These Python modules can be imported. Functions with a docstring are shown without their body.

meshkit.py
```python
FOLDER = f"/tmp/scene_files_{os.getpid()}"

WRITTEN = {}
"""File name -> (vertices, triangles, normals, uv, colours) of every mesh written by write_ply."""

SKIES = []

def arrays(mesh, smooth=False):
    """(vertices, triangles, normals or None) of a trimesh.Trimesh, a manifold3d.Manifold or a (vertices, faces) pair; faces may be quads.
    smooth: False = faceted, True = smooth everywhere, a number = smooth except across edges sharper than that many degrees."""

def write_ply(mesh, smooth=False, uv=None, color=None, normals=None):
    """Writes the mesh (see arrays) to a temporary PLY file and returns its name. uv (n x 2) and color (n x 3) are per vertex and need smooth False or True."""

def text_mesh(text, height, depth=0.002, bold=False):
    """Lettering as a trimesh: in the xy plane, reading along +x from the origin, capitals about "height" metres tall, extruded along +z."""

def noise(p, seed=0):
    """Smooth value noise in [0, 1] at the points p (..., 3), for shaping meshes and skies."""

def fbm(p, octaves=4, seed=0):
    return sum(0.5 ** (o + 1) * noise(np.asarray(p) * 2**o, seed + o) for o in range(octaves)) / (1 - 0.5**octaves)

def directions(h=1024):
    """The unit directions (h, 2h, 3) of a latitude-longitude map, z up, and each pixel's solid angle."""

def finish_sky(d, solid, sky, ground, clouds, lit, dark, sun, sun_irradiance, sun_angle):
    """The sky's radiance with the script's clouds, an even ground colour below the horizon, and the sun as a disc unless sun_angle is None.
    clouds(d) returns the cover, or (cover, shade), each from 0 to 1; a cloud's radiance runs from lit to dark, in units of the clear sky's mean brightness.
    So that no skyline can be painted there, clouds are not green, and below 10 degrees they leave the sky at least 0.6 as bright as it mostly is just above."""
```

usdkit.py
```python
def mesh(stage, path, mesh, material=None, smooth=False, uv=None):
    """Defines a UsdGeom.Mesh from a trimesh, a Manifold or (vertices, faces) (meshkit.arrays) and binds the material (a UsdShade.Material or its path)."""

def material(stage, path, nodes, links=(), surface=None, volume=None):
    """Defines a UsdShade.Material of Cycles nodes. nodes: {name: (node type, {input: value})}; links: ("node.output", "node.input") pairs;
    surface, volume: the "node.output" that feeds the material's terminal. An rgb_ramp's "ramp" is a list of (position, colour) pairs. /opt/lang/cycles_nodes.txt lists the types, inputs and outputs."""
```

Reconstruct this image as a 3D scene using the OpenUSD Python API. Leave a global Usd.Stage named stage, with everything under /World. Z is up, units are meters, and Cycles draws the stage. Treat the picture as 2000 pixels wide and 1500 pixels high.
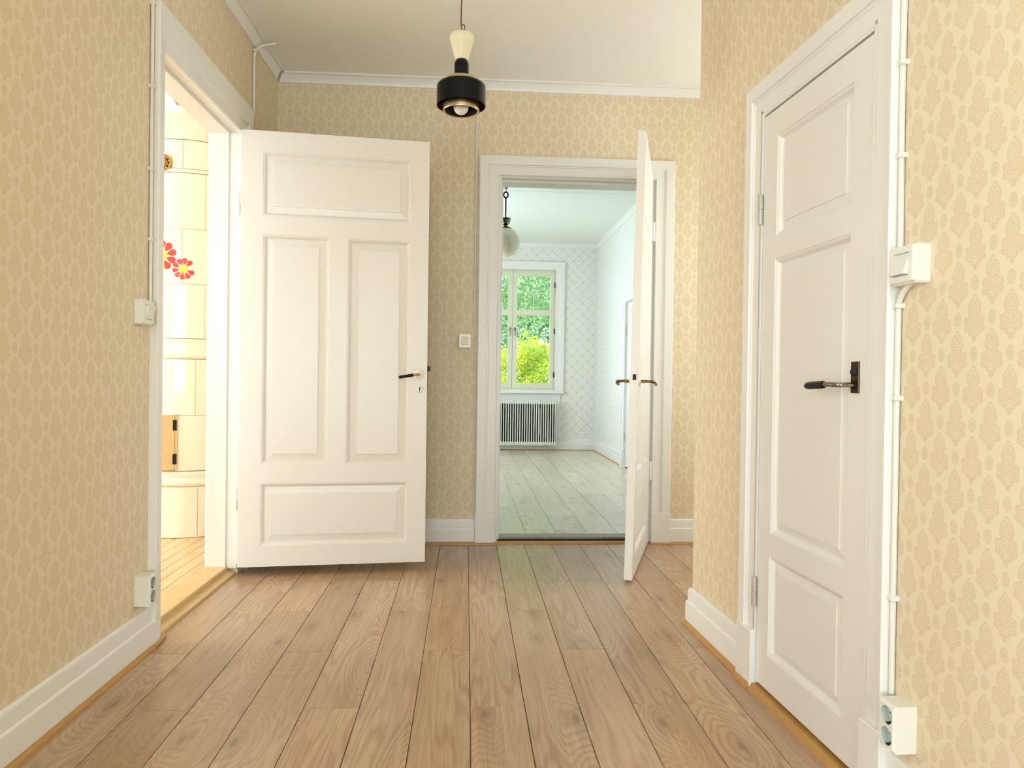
import math, random
import numpy as np, trimesh, usdkit
from shapely.geometry import Polygon, box as sbox
from pxr import Usd, UsdGeom, UsdLux, UsdShade, Gf, Sdf, Vt

random.seed(7)
RNG = np.random.default_rng(7)
stage = Usd.Stage.CreateInMemory()
UsdGeom.SetStageUpAxis(stage, 'Z')
UsdGeom.SetStageMetersPerUnit(stage, 1.0)
UsdGeom.Xform.Define(stage, '/World')
UsdGeom.Scope.Define(stage, '/World/Looks')

# ------------------------------------------------------------------ camera, sky, sun, area lights, exposure
PAN, TILT, ROLL, FPX = 0.0628598, -0.0100030, 0.0135413, 1413.92
cam = UsdGeom.Camera.Define(stage, '/World/camera')
_F = np.array([math.sin(PAN) * math.cos(TILT), math.cos(PAN) * math.cos(TILT), math.sin(TILT)])
_R0 = np.array([math.cos(PAN), -math.sin(PAN), 0.0])
_U0 = np.cross(_R0, _F)
_R = math.cos(ROLL) * _R0 + math.sin(ROLL) * _U0
_U = -math.sin(ROLL) * _R0 + math.cos(ROLL) * _U0
cam.AddTransformOp().Set(Gf.Matrix4d(*_R, 0, *_U, 0, *(-_F), 0, 0, 0, 0.95, 1))
cam.CreateHorizontalApertureAttr(36.0)
cam.CreateVerticalApertureAttr(27.0)
cam.CreateFocalLengthAttr(FPX / 2000 * 36.0)
cam.CreateClippingRangeAttr(Gf.Vec2f(0.05, 500))
cam.CreateExposureAttr(0.47)

dome = UsdLux.DomeLight.Define(stage, '/World/sky')
dome.CreateIntensityAttr(1.3)
dome.CreateColorAttr(Gf.Vec3f(0.72, 0.88, 1.0))
sun = UsdLux.DistantLight.Define(stage, '/World/sun')
sun.CreateIntensityAttr(3.0)
sun.CreateAngleAttr(0.53)
sun.CreateColorAttr(Gf.Vec3f(1.0, 0.93, 0.80))
sun.AddRotateXYZOp().Set(Gf.Vec3f(42, 0, -28))


def rect(name, loc, rot, w, h, power, col):
    l = UsdLux.RectLight.Define(stage, '/World/' + name)
    l.AddTranslateOp().Set(Gf.Vec3d(*loc))
    l.AddRotateXYZOp().Set(Gf.Vec3f(*rot))
    l.CreateWidthAttr(w)
    l.CreateHeightAttr(h)
    l.CreateIntensityAttr(power)
    l.CreateColorAttr(Gf.Vec3f(*col))


# daylight at the windows the frame does not show: behind the camera, two in the left room, one in the far room
rect('daylight_hall', (0.0, -4.52, 1.10), (90, 0, 0), 1.7, 1.9, 4.4, (0.74, 0.87, 1.0))
rect('daylight_left_room', (-2.35, 0.66, 1.50), (90, 0, 0), 1.5, 1.5, 0.8, (1.0, 0.98, 0.94))
rect('daylight_left_room_side', (-4.72, 3.2, 1.50), (90, 0, -90), 1.5, 1.5, 7.6, (1.0, 0.97, 0.91))
rect('daylight_far_room', (-1.18, 7.3, 1.48), (90, 0, -90), 2.0, 1.75, 1.35, (0.74, 0.86, 1.0))

rect('daylight_hall_side', (-1.262, -.30, 1.25), (90, 0, -90), 1.3, 1.4, 3.3, (0.90, 0.95, 1.0))
rect('daylight_niche', (2.42, 3.42, 1.50), (90, 0, 90), 0.8, 1.2, 1.6, (1.0, 0.97, 0.92))


# ------------------------------------------------------------------ material graphs
class G:
    def __init__(s):
        s.nodes, s.links, s.k = {}, [], 0

    def n(s, kind, **kw):
        s.k += 1
        name = f'n{s.k}'
        vals = {}
        for a, v in kw.items():
            if isinstance(v, str) and '.' in v:
                s.links.append((v, f'{name}.{a}'))
            else:
                vals[a] = v
        s.nodes[name] = (kind, vals)
        return name

    def m(s, op, a, b=0.5, c=0.0):
        return s.n('math', math_type=op, value1=a, value2=b, value3=c) + '.value'

    def xyz(s, x, y, z=0.0):
        return s.n('combine_xyz', x=x, y=y, z=z) + '.vector'

    def step(s, v, a, b, t0=0.0, t1=1.0):
        return s.n('map_range', range_type='smoothstep', value=v, from_min=a, from_max=b, to_min=t0, to_max=t1, clamp=True) + '.result'

    def mix(s, f, a, b, op='mix'):
        return s.n('mix', mix_type=op, fac=f, color1=a, color2=b) + '.color'

    def noise(s, vec, scale, detail=2.0, rough=0.5, dist=0.0):
        return s.n('noise_texture', vector=vec, scale=scale, detail=detail, roughness=rough, distortion=dist) + '.fac'

    def out(s, path, surf):
        return usdkit.material(stage, '/World/Looks/' + path, s.nodes, s.links, surface=surf)


def srgb(r, g, b):
    return tuple((c / 12.92 if c <= 0.04045 else ((c + 0.055) / 1.055) ** 2.4) for c in (r / 255, g / 255, b / 255))


def plain(name, col, rough=0.5, metal=0.0, bump=0.0, bscale=60.0, vary=0.0, **kw):
    g = G()
    pos = g.n('geometry') + '.position'
    base = col
    if vary:
        f = g.noise(pos, 3.0, 3.0)
        base = g.mix(f, tuple(c * (1 - vary) for c in col), tuple(min(1, c * (1 + vary)) for c in col))
    args = dict(base_color=base, roughness=rough, metallic=metal, **kw)
    if bump:
        h = g.noise(pos, bscale, 3.0)
        args['normal'] = g.n('bump', height=h, strength=bump, distance=0.002) + '.normal'
    p = g.n('principled_bsdf', **args)
    return g.out(name, p + '.BSDF')


def paint(name, col, rough=0.32):
    """gloss paint with faint vertical brush marks"""
    g = G()
    pos = g.n('geometry') + '.position'
    v = g.n('vector_math', math_type='multiply', vector1=pos, vector2=(90.0, 90.0, 2.5)) + '.vector'
    h = g.noise(v, 2.0, 3.0)
    big = g.noise(pos, 2.2, 2.0)
    c = g.mix(big, tuple(x * 0.975 for x in col), col)
    nb = g.n('bump', height=h, strength=0.035, distance=0.0012) + '.normal'
    p = g.n('principled_bsdf', base_color=c, roughness=rough, normal=nb)
    return g.out(name, p + '.BSDF')


def damask(name):
    """beige paper: staggered lacy medallions (87 x 134 mm repeat, half-drop) with small ovals between"""
    g = G()
    uv = g.n('texture_coordinate') + '.UV'
    s = g.n('separate_xyz', vector=uv)
    P, Q = 0.087, 0.134

    def wrap(x, size, off):
        return g.m('multiply', g.m('subtract', g.m('fraction', g.m('add', g.m('divide', x, size), off)), 0.5), size)

    def ell(x, y, cy, rx, ry):
        p = g.m('divide', x, rx)
        q = g.m('divide', g.m('subtract', y, cy), ry)
        return g.m('sqrt', g.m('add', g.m('multiply', p, p), g.m('multiply', q, q)))

    def lobed(x, y, cy, rx, ry, k, depth):
        ang = g.m('arctan2', g.m('divide', g.m('subtract', y, cy), ry), g.m('divide', x, rx))
        lobe = g.m('multiply_add', g.m('absolute', g.m('sine', g.m('multiply', ang, k))), depth, 1.0 - depth)
        return g.m('divide', ell(x, y, cy, rx, ry), lobe)

    def motif(off):
        aa = g.m('absolute', wrap(s + '.x', P, off))
        b = wrap(s + '.y', Q, off)
        low = lobed(aa, b, -0.0115, 0.0285, 0.0250, 3.5, 0.20)
        head = lobed(g.m('multiply', aa, g.step(b, 0.02, 0.046, 1.0, 1.7)), b, 0.0225, 0.0185, 0.0240, 3.5, 0.13)
        ball = ell(aa, b, -0.0385, 0.0062, 0.0062)
        body = g.m('minimum', low, head)
        mask = g.step(body, 1.03, 0.95)
        rim = g.m('multiply', g.step(body, 0.78, 0.88), mask)
        vor = g.n('voronoi_texture', dimensions='2D', feature='f1', vector=g.xyz(aa, b), scale=125.0, randomness=0.8) + '.distance'
        curl = g.m('multiply', g.step(vor, 0.22, 0.32), g.step(vor, 0.60, 0.48))
        ink = g.m('maximum', g.m('multiply', curl, mask), rim)
        med = g.m('multiply_add', ink, 0.58, g.m('multiply', mask, 0.20))
        med = g.m('maximum', med, g.m('multiply', g.step(ball, 1.05, 0.92), 0.75))
        bd = g.m('subtract', g.m('absolute', b), Q / 2)
        r5 = ell(aa, bd, 0.0, 0.0100, 0.0142)
        dot = g.m('multiply', g.step(r5, 1.05, 0.90), g.m('multiply_add', g.step(g.m('absolute', g.m('subtract', r5, 0.55)), 0.16, 0.08), -0.30, 0.74))
        return g.m('maximum', med, dot)
    f = g.m('minimum', g.m('maximum', motif(0.0), motif(0.5)), 1.0)
    pos = g.n('geometry') + '.position'
    wear = g.noise(pos, 1.4, 2.0)
    weave = g.noise(g.n('vector_math', math_type='multiply', vector1=uv, vector2=(900.0, 120.0, 1.0)) + '.vector', 1.0, 1.0)
    ground = g.mix(wear, WP_GROUND, tuple(c * 0.97 for c in WP_GROUND))
    col = g.mix(f, ground, WP_INK)
    col = g.mix(g.m('multiply', weave, 0.05), col, tuple(c * 0.6 for c in WP_INK))
    nb = g.n('bump', height=g.m('add', g.m('multiply', f, 0.5), weave), strength=0.12, distance=0.0006) + '.normal'
    p = g.n('principled_bsdf', base_color=col, roughness=0.62, normal=nb, specular_ior_level=0.35)
    return g.out(name, p + '.BSDF')


def trellis(name):
    """white paper with a thin diagonal trellis and a dot at each crossing"""
    g = G()
    uv = g.n('texture_coordinate') + '.UV'
    s = g.n('separate_xyz', vector=uv)
    u, v, P = s + '.x', s + '.y', 0.137
    def line(w):
        fr = g.m('fraction', g.m('divide', w, P))
        return g.m('multiply', g.m('minimum', fr, g.m('subtract', 1.0, fr)), P)
    p_, q_ = line(g.m('add', u, v)), line(g.m('subtract', u, v))
    ln = g.step(g.m('minimum', p_, q_), 0.0036, 0.0018)
    br = g.noise(g.xyz(u, v), 160.0, 1.0)
    ln = g.m('multiply', ln, g.step(br, 0.35, 0.55))
    dot = g.step(g.m('add', p_, q_), 0.0125, 0.0085)
    col = g.mix(g.m('multiply', ln, 0.42), srgb(236, 234, 225), srgb(166, 156, 138))
    col = g.mix(g.m('multiply', dot, 0.9), col, srgb(150, 136, 112))
    p = g.n('principled_bsdf', base_color=col, roughness=0.6, specular_ior_level=0.35)
    return g.out(name, p + '.BSDF')


def oak(name, dark, mid, light, rough=0.30, tone=0.16, coat=0.0):
    """laminate oak, grain along y: fine straight streaks, faint cathedrals and knots; every board its own cut"""
    g = G()
    pos = g.n('geometry') + '.position'
    rnd = g.n('object_info') + '.random'
    sp = g.n('separate_xyz', vector=pos)
    x = g.m('multiply_add', rnd, 61.0, sp + '.x')
    y = g.m('multiply_add', rnd, 37.0, sp + '.y')
    kv = g.xyz(g.m('multiply', x, 3.6), g.m('multiply', y, 1.25))
    knot = g.n('voronoi_texture', dimensions='2D', feature='f1', vector=kv, scale=1.0, randomness=1.0) + '.distance'
    pull = g.m('multiply', g.step(knot, 0.42, 0.0), 0.55)
    base = g.xyz(g.m('multiply', x, 7.5), g.m('multiply', y, 0.75), rnd)
    n1 = g.m('add', g.noise(base, 1.0, 2.0, 0.45, 0.25), pull)
    rings = g.m('fraction', g.m('add', g.m('multiply', n1, 14.0), g.m('multiply', g.noise(g.xyz(g.m('multiply', x, 40.0), g.m('multiply', y, 6.0)), 1.0, 2.0), 0.9)))
    tri = g.step(g.m('absolute', g.m('multiply_add', rings, 2.0, -1.0)), 0.05, 0.75)
    fine = g.noise(g.xyz(g.m('multiply', x, 260.0), g.m('multiply', y, 4.0)), 1.0, 2.0, 0.6)
    streak = g.noise(g.xyz(g.m('multiply', x, 62.0), g.m('multiply', y, 1.3)), 1.0, 3.0, 0.6, 0.3)
    pores = g.noise(g.xyz(g.m('multiply', x, 420.0), g.m('multiply', y, 12.0)), 1.0, 1.0, 0.6)
    broad = g.noise(g.xyz(g.m('multiply', x, 5.0), g.m('multiply', y, 1.1)), 1.0, 2.0, 0.5)
    f = g.m('multiply_add', g.m('multiply', tri, g.step(g.noise(g.xyz(g.m('multiply', x, 2.2), g.m('multiply', y, 0.9), 3.0), 1.0, 1.0), 0.35, 0.65, 0.05, 0.18)), 1.0, g.m('multiply_add', fine, 0.40, g.m('multiply_add', streak, 0.42, g.m('multiply', broad, 0.42))))
    f = g.m('subtract', f, 0.20)
    col = g.n('rgb_ramp', ramp=[(0.16, dark), (0.46, mid), (0.80, light)], fac=f) + '.color'
    col = g.mix(g.m('multiply', g.step(pores, 0.60, 0.70), 0.30), col, dark)
    kn = g.m('multiply', g.step(knot, 0.050, 0.010), 0.45)
    col = g.mix(g.m('multiply', g.step(knot, 0.16, 0.03), 0.30), col, dark)
    col = g.mix(kn, col, tuple(c * 0.45 for c in dark))
    k = g.m('multiply_add', g.n('white_noise_texture', dimensions='1D', w=g.m('multiply', rnd, 91.7)) + '.value', tone, 1.0 - tone / 2)
    col = g.n('mix', mix_type='multiply', fac=1.0, color1=col, color2=g.xyz(k, k, k)) + '.color'
    nb = g.n('bump', height=g.m('add', fine, g.m('multiply', pores, -0.6)), strength=0.10, distance=0.0005) + '.normal'
    p = g.n('principled_bsdf', base_color=col, roughness=rough, normal=nb, specular_ior_level=0.5, coat_weight=coat, coat_roughness=0.13)
    return g.out(name, p + '.BSDF')


def pine(name, a, b, rough=0.45):
    g = G()
    pos = g.n('geometry') + '.position'
    v = g.n('vector_math', math_type='multiply', vector1=pos, vector2=(40.0, 9.0, 9.0)) + '.vector'
    f = g.noise(v, 1.5, 3.0, 0.55, 0.6)
    col = g.mix(f, a, b)
    p = g.n('principled_bsdf', base_color=col, roughness=rough)
    return g.out(name, p + '.BSDF')


def leafy(name, a, b, trans=0.45):
    g = G()
    pos = g.n('geometry') + '.position'
    f = g.step(g.noise(pos, 2.6, 3.0), 0.35, 0.65)
    i = g.n('geometry') + '.random_per_island'
    f = g.m('multiply_add', i, 0.6, g.m('multiply', f, 0.5))
    col = g.mix(f, a, b)
    d = g.n('diffuse_bsdf', color=col) + '.BSDF'
    t = g.n('translucent_bsdf', color=col) + '.BSDF'
    return g.out(name, g.n('mix_closure', fac=trans, closure1=d, closure2=t) + '.closure')


def pane_mat(name):
    g = G()
    f = g.n('fresnel', IOR=1.45) + '.fac'
    t = g.n('transparent_bsdf', color=(0.97, 0.98, 0.98)) + '.BSDF'
    gl = g.n('glossy_bsdf', color=(1, 1, 1), roughness=0.02) + '.BSDF'
    return g.out(name, g.n('mix_closure', fac=f, closure1=t, closure2=gl) + '.closure')


WP_GROUND = srgb(236, 220, 190)
WP_INK = srgb(220, 200, 161)
M = {}
M['paper'] = damask('beige_damask_paper')
M['trellis'] = trellis('white_trellis_paper')
M['paint'] = paint('white_gloss_paint', srgb(240, 236, 227))
M['trim'] = paint('white_trim_paint', srgb(241, 238, 230))
M['ceiling'] = plain('ceiling_paint', srgb(251, 248, 239), 0.7, bump=0.08, bscale=90)
M['ceiling2'] = plain('far_ceiling_paint', srgb(236, 238, 228), 0.6)
M['cream'] = plain('cream_wall', srgb(243, 234, 214), 0.65, vary=0.02)
M['oak'] = oak('oak_laminate', srgb(140, 108, 80), srgb(182, 148, 116), srgb(208, 180, 150), rough=0.27)
M['oak2'] = oak('pale_oak_laminate', srgb(178, 158, 130), srgb(212, 194, 166), srgb(230, 218, 198), rough=0.26, coat=0.4)
M['oak3'] = oak('light_strip_laminate', srgb(205, 165, 115), srgb(226, 190, 142), srgb(240, 212, 170), rough=0.3, tone=0.10)
M['under'] = plain('underlay_dark', srgb(58, 42, 28), 0.9)
M['honey'] = pine('honey_pine_strip', srgb(172, 122, 62), srgb(204, 156, 92))
M['thresh'] = pine('bare_oak_threshold', srgb(208, 174, 116), srgb(232, 202, 150))
M['darkwood'] = pine('dark_stained_threshold', srgb(66, 34, 18), srgb(110, 62, 32))
M['greywood'] = pine('worn_grey_threshold', srgb(120, 112, 100), srgb(176, 168, 154))
M['hatch'] = pine('bare_pine_hatch', srgb(220, 188, 132), srgb(242, 214, 164))
M['plastic'] = plain('cream_plastic', srgb(236, 234, 222), 0.28)
M['plastic2'] = plain('old_ivory_plastic', srgb(238, 228, 198), 0.22)
M['socket'] = plain('socket_cup_plastic', srgb(196, 206, 198), 0.3)
M['cable'] = plain('white_painted_cable', srgb(232, 229, 217), 0.4)
M['black'] = plain('black_lacquer', (0.004, 0.004, 0.0045), 0.18, specular_ior_level=0.22)
M['blackgrip'] = plain('black_grip', (0.005, 0.005, 0.0055), 0.35, specular_ior_level=0.25)
M['maroon'] = plain('dark_red_inside', srgb(70, 10, 16), 0.4)
M['brass'] = plain('brushed_brass', srgb(206, 190, 156), 0.26, 1.0, bump=0.05, bscale=200)
M['brasspol'] = plain('polished_brass', srgb(190, 168, 112), 0.2, 1.0)
M['bronze'] = plain('aged_bronze', srgb(120, 98, 62), 0.3, 1.0)
M['chrome'] = plain('worn_chrome', srgb(150, 142, 130), 0.18, 1.0)
M['browned'] = plain('browned_chrome_plate', srgb(70, 50, 34), 0.2, 0.9)
M['steel'] = plain('grey_steel_hinge', srgb(190, 186, 176), 0.35, 0.3)
M['iron'] = plain('dark_iron', srgb(44, 36, 30), 0.5, 0.5)
M['porcelain'] = plain('white_porcelain', srgb(244, 240, 230), 0.12)
M['bulb'] = plain('frosted_bulb', srgb(235, 226, 214), 0.3)
M['ivory'] = plain('ivory_cup', srgb(236, 226, 190), 0.35)
M['brown_cord'] = plain('brown_cord', srgb(92, 58, 38), 0.6)
M['opal'] = plain('opal_glass', srgb(226, 226, 200), 0.15, subsurface_weight=0.2, subsurface_scale=0.02)
M['smoke'] = plain('smoked_metal_cup', srgb(128, 132, 118), 0.12, 1.0)
M['tile'] = plain('white_glazed_tile', srgb(248, 240, 219), 0.07, vary=0.02, coat_weight=0.5)
M['grout'] = plain('tile_joint', srgb(190, 172, 140), 0.8)
M['red'] = plain('red_sticker', srgb(226, 66, 40), 0.35)
M['red2'] = plain('rose_sticker', srgb(222, 72, 66), 0.35)
M['yellow'] = plain('yellow_sticker', srgb(250, 212, 44), 0.35)
M['radiator'] = plain('radiator_enamel', srgb(230, 230, 216), 0.3)
M['dark'] = plain('radiator_shade', (0.02, 0.02, 0.02), 0.9)
M['sash'] = paint('pale_yellow_sash_paint', srgb(226, 222, 196), 0.35)
M['glass'] = pane_mat('window_pane')
M['keyhole'] = plain('keyhole_black', (0.01, 0.01, 0.01), 0.7)
M['lawn'] = plain('lawn_green', srgb(136, 160, 96), 0.9, vary=0.2)
M['birch'] = leafy('birch_leaf', srgb(150, 180, 130), srgb(206, 218, 172))
M['gold'] = leafy('golden_leaf', srgb(160, 176, 74), srgb(244, 230, 88))
M['green'] = leafy('green_leaf', srgb(116, 154, 112), srgb(178, 206, 158))
M['bark'] = plain('birch_bark', srgb(196, 190, 180), 0.9, vary=0.2)
M['twig'] = plain('brown_stem', srgb(92, 70, 50), 0.9)


# ------------------------------------------------------------------ objects
used = {}


def numbered(path):
    k = used.get(path, -1) + 1
    used[path] = k
    return path if k == 0 else f'{path}_{k:03d}'


BASE = {}


def tag(prim, label=None, cat=None, group=None, kind=None):
    for k, v in (('label', label), ('category', cat), ('group', group), ('kind', kind)):
        if v:
            prim.SetCustomDataByKey(k, v)
    return prim


def thing(name, base, label, cat, group=None, kind=None):
    p = numbered('/World/' + name)
    x = UsdGeom.Xform.Define(stage, p)
    x.AddTranslateOp().Set(Gf.Vec3d(*[float(c) for c in base]))
    BASE[p] = np.asarray(base, float)
    tag(x.GetPrim(), label, cat, group, kind)
    return p


def obj(name, mesh, mat, parent=None, smooth=False, uv=None, label=None, cat=None, group=None, kind=None):
    """mesh in world coordinates, written relative to its thing's base"""
    path = numbered((parent or '/World') + '/' + name)
    root = '/'.join(path.split('/')[:3])
    off = BASE.get(root, np.zeros(3))
    if parent is None:
        off = np.zeros(3)
    v, f = vf(mesh)
    m = usdkit.mesh(stage, path, (v - off, f), M[mat], smooth=smooth, uv=uv)
    tag(m.GetPrim(), label, cat, group, kind)
    return path


def vf(mesh):
    if isinstance(mesh, trimesh.Trimesh):
        return np.array(mesh.vertices), np.array(mesh.faces)
    v, f = np.asarray(mesh[0], float), np.asarray(mesh[1], int)
    if f.shape[1] == 4:
        f = np.vstack([f[:, [0, 1, 2]], f[:, [0, 2, 3]]])
    return v, f


def cat_(*ms):
    vs, fs, n = [], [], 0
    for m in ms:
        v, f = vf(m)
        vs.append(v)
        fs.append(f + n)
        n += len(v)
    return np.vstack(vs), np.vstack(fs)


class Fr:
    """a wall's frame: s along the wall, n out of it, z up"""
    def __init__(s, o, d, n):
        s.o, s.d, s.n = np.array(o, float), np.array(d, float), np.array(n, float)
        s.d /= np.linalg.norm(s.d)
        s.n /= np.linalg.norm(s.n)
        s.flip = np.cross(s.d, s.n)[2] < 0

    def __call__(s, mesh):
        v, f = vf(mesh)
        w = s.o + v[:, :1] * s.d + v[:, 1:2] * s.n + v[:, 2:3] * np.array([0, 0, 1.0])
        return w, (f[:, ::-1] if s.flip else f)

    def p(s, a, n=0.0, z=0.0):
        return s.o + a * s.d + n * s.n + np.array([0, 0, z])


FL = Fr((-1.116375, 0, 0), (0.01249902, 0.99992188, 0), (0.99992188, -0.01249902, 0))
FB = Fr((0, 4.11, 0), (1, 0, 0), (0, -1, 0))
FR = Fr((1.01275589, 0.00219436, 0), (-0.04683112, 0.99890282, 0), (-0.99890282, -0.04683112, 0))
FW = Fr((0, 0, 0), (1, 0, 0), (0, 1, 0))


def hull(pts):
    m = trimesh.convex.convex_hull(np.asarray(pts, float))
    return m


def cbox(x0, x1, y0, y1, z0, z1, c=0.0):
    if c <= 0:
        m = trimesh.creation.box((x1 - x0, y1 - y0, z1 - z0))
        m.apply_translation(((x0 + x1) / 2, (y0 + y1) / 2, (z0 + z1) / 2))
        return m
    P = []
    for x, sx in ((x0, 1), (x1, -1)):
        for y, sy in ((y0, 1), (y1, -1)):
            for z, sz in ((z0, 1), (z1, -1)):
                P += [(x + sx * c, y + sy * c, z), (x + sx * c, y, z + sz * c), (x, y + sy * c, z + sz * c)]
    return hull(P)


def tri2d(poly):
    v, f = trimesh.creation.triangulate_polygon(Polygon(poly), engine='earcut')
    return np.asarray(v), np.asarray(f)


def loft(profile, A, B):
    """closed profile (k x 2); A, B map a profile point to 3-D for the two ends"""
    k = len(profile)
    a = np.array([A(*p) for p in profile])
    b = np.array([B(*p) for p in profile])
    v = np.vstack([a, b])
    f = []
    for i in range(k):
        j = (i + 1) % k
        f += [(i, j, k + j), (i, k + j, k + i)]
    v2, f2 = tri2d(profile)
    idx = [int(np.argmin(np.abs(np.asarray(profile) - p).sum(1))) for p in v2]
    for t in f2:
        t = [idx[q] for q in t]
        f.append((t[2], t[1], t[0]))
        f.append((k + t[0], k + t[1], k + t[2]))
    m = trimesh.Trimesh(v, np.array(f), process=False)
    m.fix_normals()
    return m


def extr(poly, y0, y1):
    """shapely polygon in (s, z) extruded through n from y0 to y1"""
    m = trimesh.creation.extrude_polygon(poly, y1 - y0, engine='earcut')
    v = m.vertices
    w = np.stack([v[:, 0], v[:, 2] + y0, v[:, 1]], 1)
    return trimesh.Trimesh(w, m.faces[:, ::-1], process=False)


def lathe(prof, c, n=40, axis=None):
    """(r, h) profile revolved around z (or the given axis) at c"""
    v, f = [], []
    for r, h in prof:
        for k in range(n):
            t = 2 * math.pi * k / n
            v.append((r * math.cos(t), r * math.sin(t), h))
    for i in range(len(prof) - 1):
        for k in range(n):
            a, b = i * n + k, i * n + (k + 1) % n
            f += [(a, b, b + n), (a, b + n, a + n)]
    v = np.array(v)
    if axis is not None:
        R = trimesh.geometry.align_vectors([0, 0, 1], axis)[:3, :3]
        v = v @ R.T
    return v + np.asarray(c), np.array(f)


def tube(path, r, n=10, caps=True):
    path = np.asarray(path, float)
    r = np.broadcast_to(r, len(path))
    t = np.gradient(path, axis=0)
    t /= np.linalg.norm(t, axis=1, keepdims=True)
    ref = np.array([0, 0, 1.0]) if abs(t[0][2]) < 0.9 else np.array([1.0, 0, 0])
    v, f = [], []
    u = np.cross(t[0], ref)
    u /= np.linalg.norm(u)
    for i in range(len(path)):
        u = u - t[i] * (u @ t[i])
        u /= np.linalg.norm(u)
        w = np.cross(t[i], u)
        for k in range(n):
            a = 2 * math.pi * k / n
            v.append(path[i] + r[i] * (math.cos(a) * u + math.sin(a) * w))
    for i in range(len(path) - 1):
        for k in range(n):
            a, b = i * n + k, i * n + (k + 1) % n
            f += [(a, b, b + n), (a, b + n, a + n)]
    if caps:
        for i, s in ((0, 1), (len(path) - 1, -1)):
            c = len(v)
            v.append(path[i])
            for k in range(n):
                q = (c, i * n + (k + 1) % n, i * n + k)
                f.append(q if s > 0 else q[::-1])
    return np.array(v), np.array(f)


def bez(p0, p1, p2, n=8):
    t = np.linspace(0, 1, n)[:, None]
    return (1 - t) ** 2 * np.asarray(p0) + 2 * t * (1 - t) * np.asarray(p1) + t * t * np.asarray(p2)


# ------------------------------------------------------------------ shell builders
def wall(name, fr, s0, s1, z1, thick, holes, mat, label, z0=0.0):
    poly = sbox(s0, z0, s1, z1)
    for a, b, c, d in holes:
        poly = poly.difference(sbox(a, c, b, d))
    m = extr(poly, -thick, 0.0)
    uv = np.stack([m.vertices[:, 0], m.vertices[:, 2]], 1)
    return obj(name, fr(m), mat, uv=uv, label=label, cat='wall', kind='structure')


CAS = [(0, 0), (0, .013), (.004, .018), (.048, .018), (.052, .0215), (.057, .0215), (.060, .027), (.996, .028), (1, .024), (1, 0)]


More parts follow.
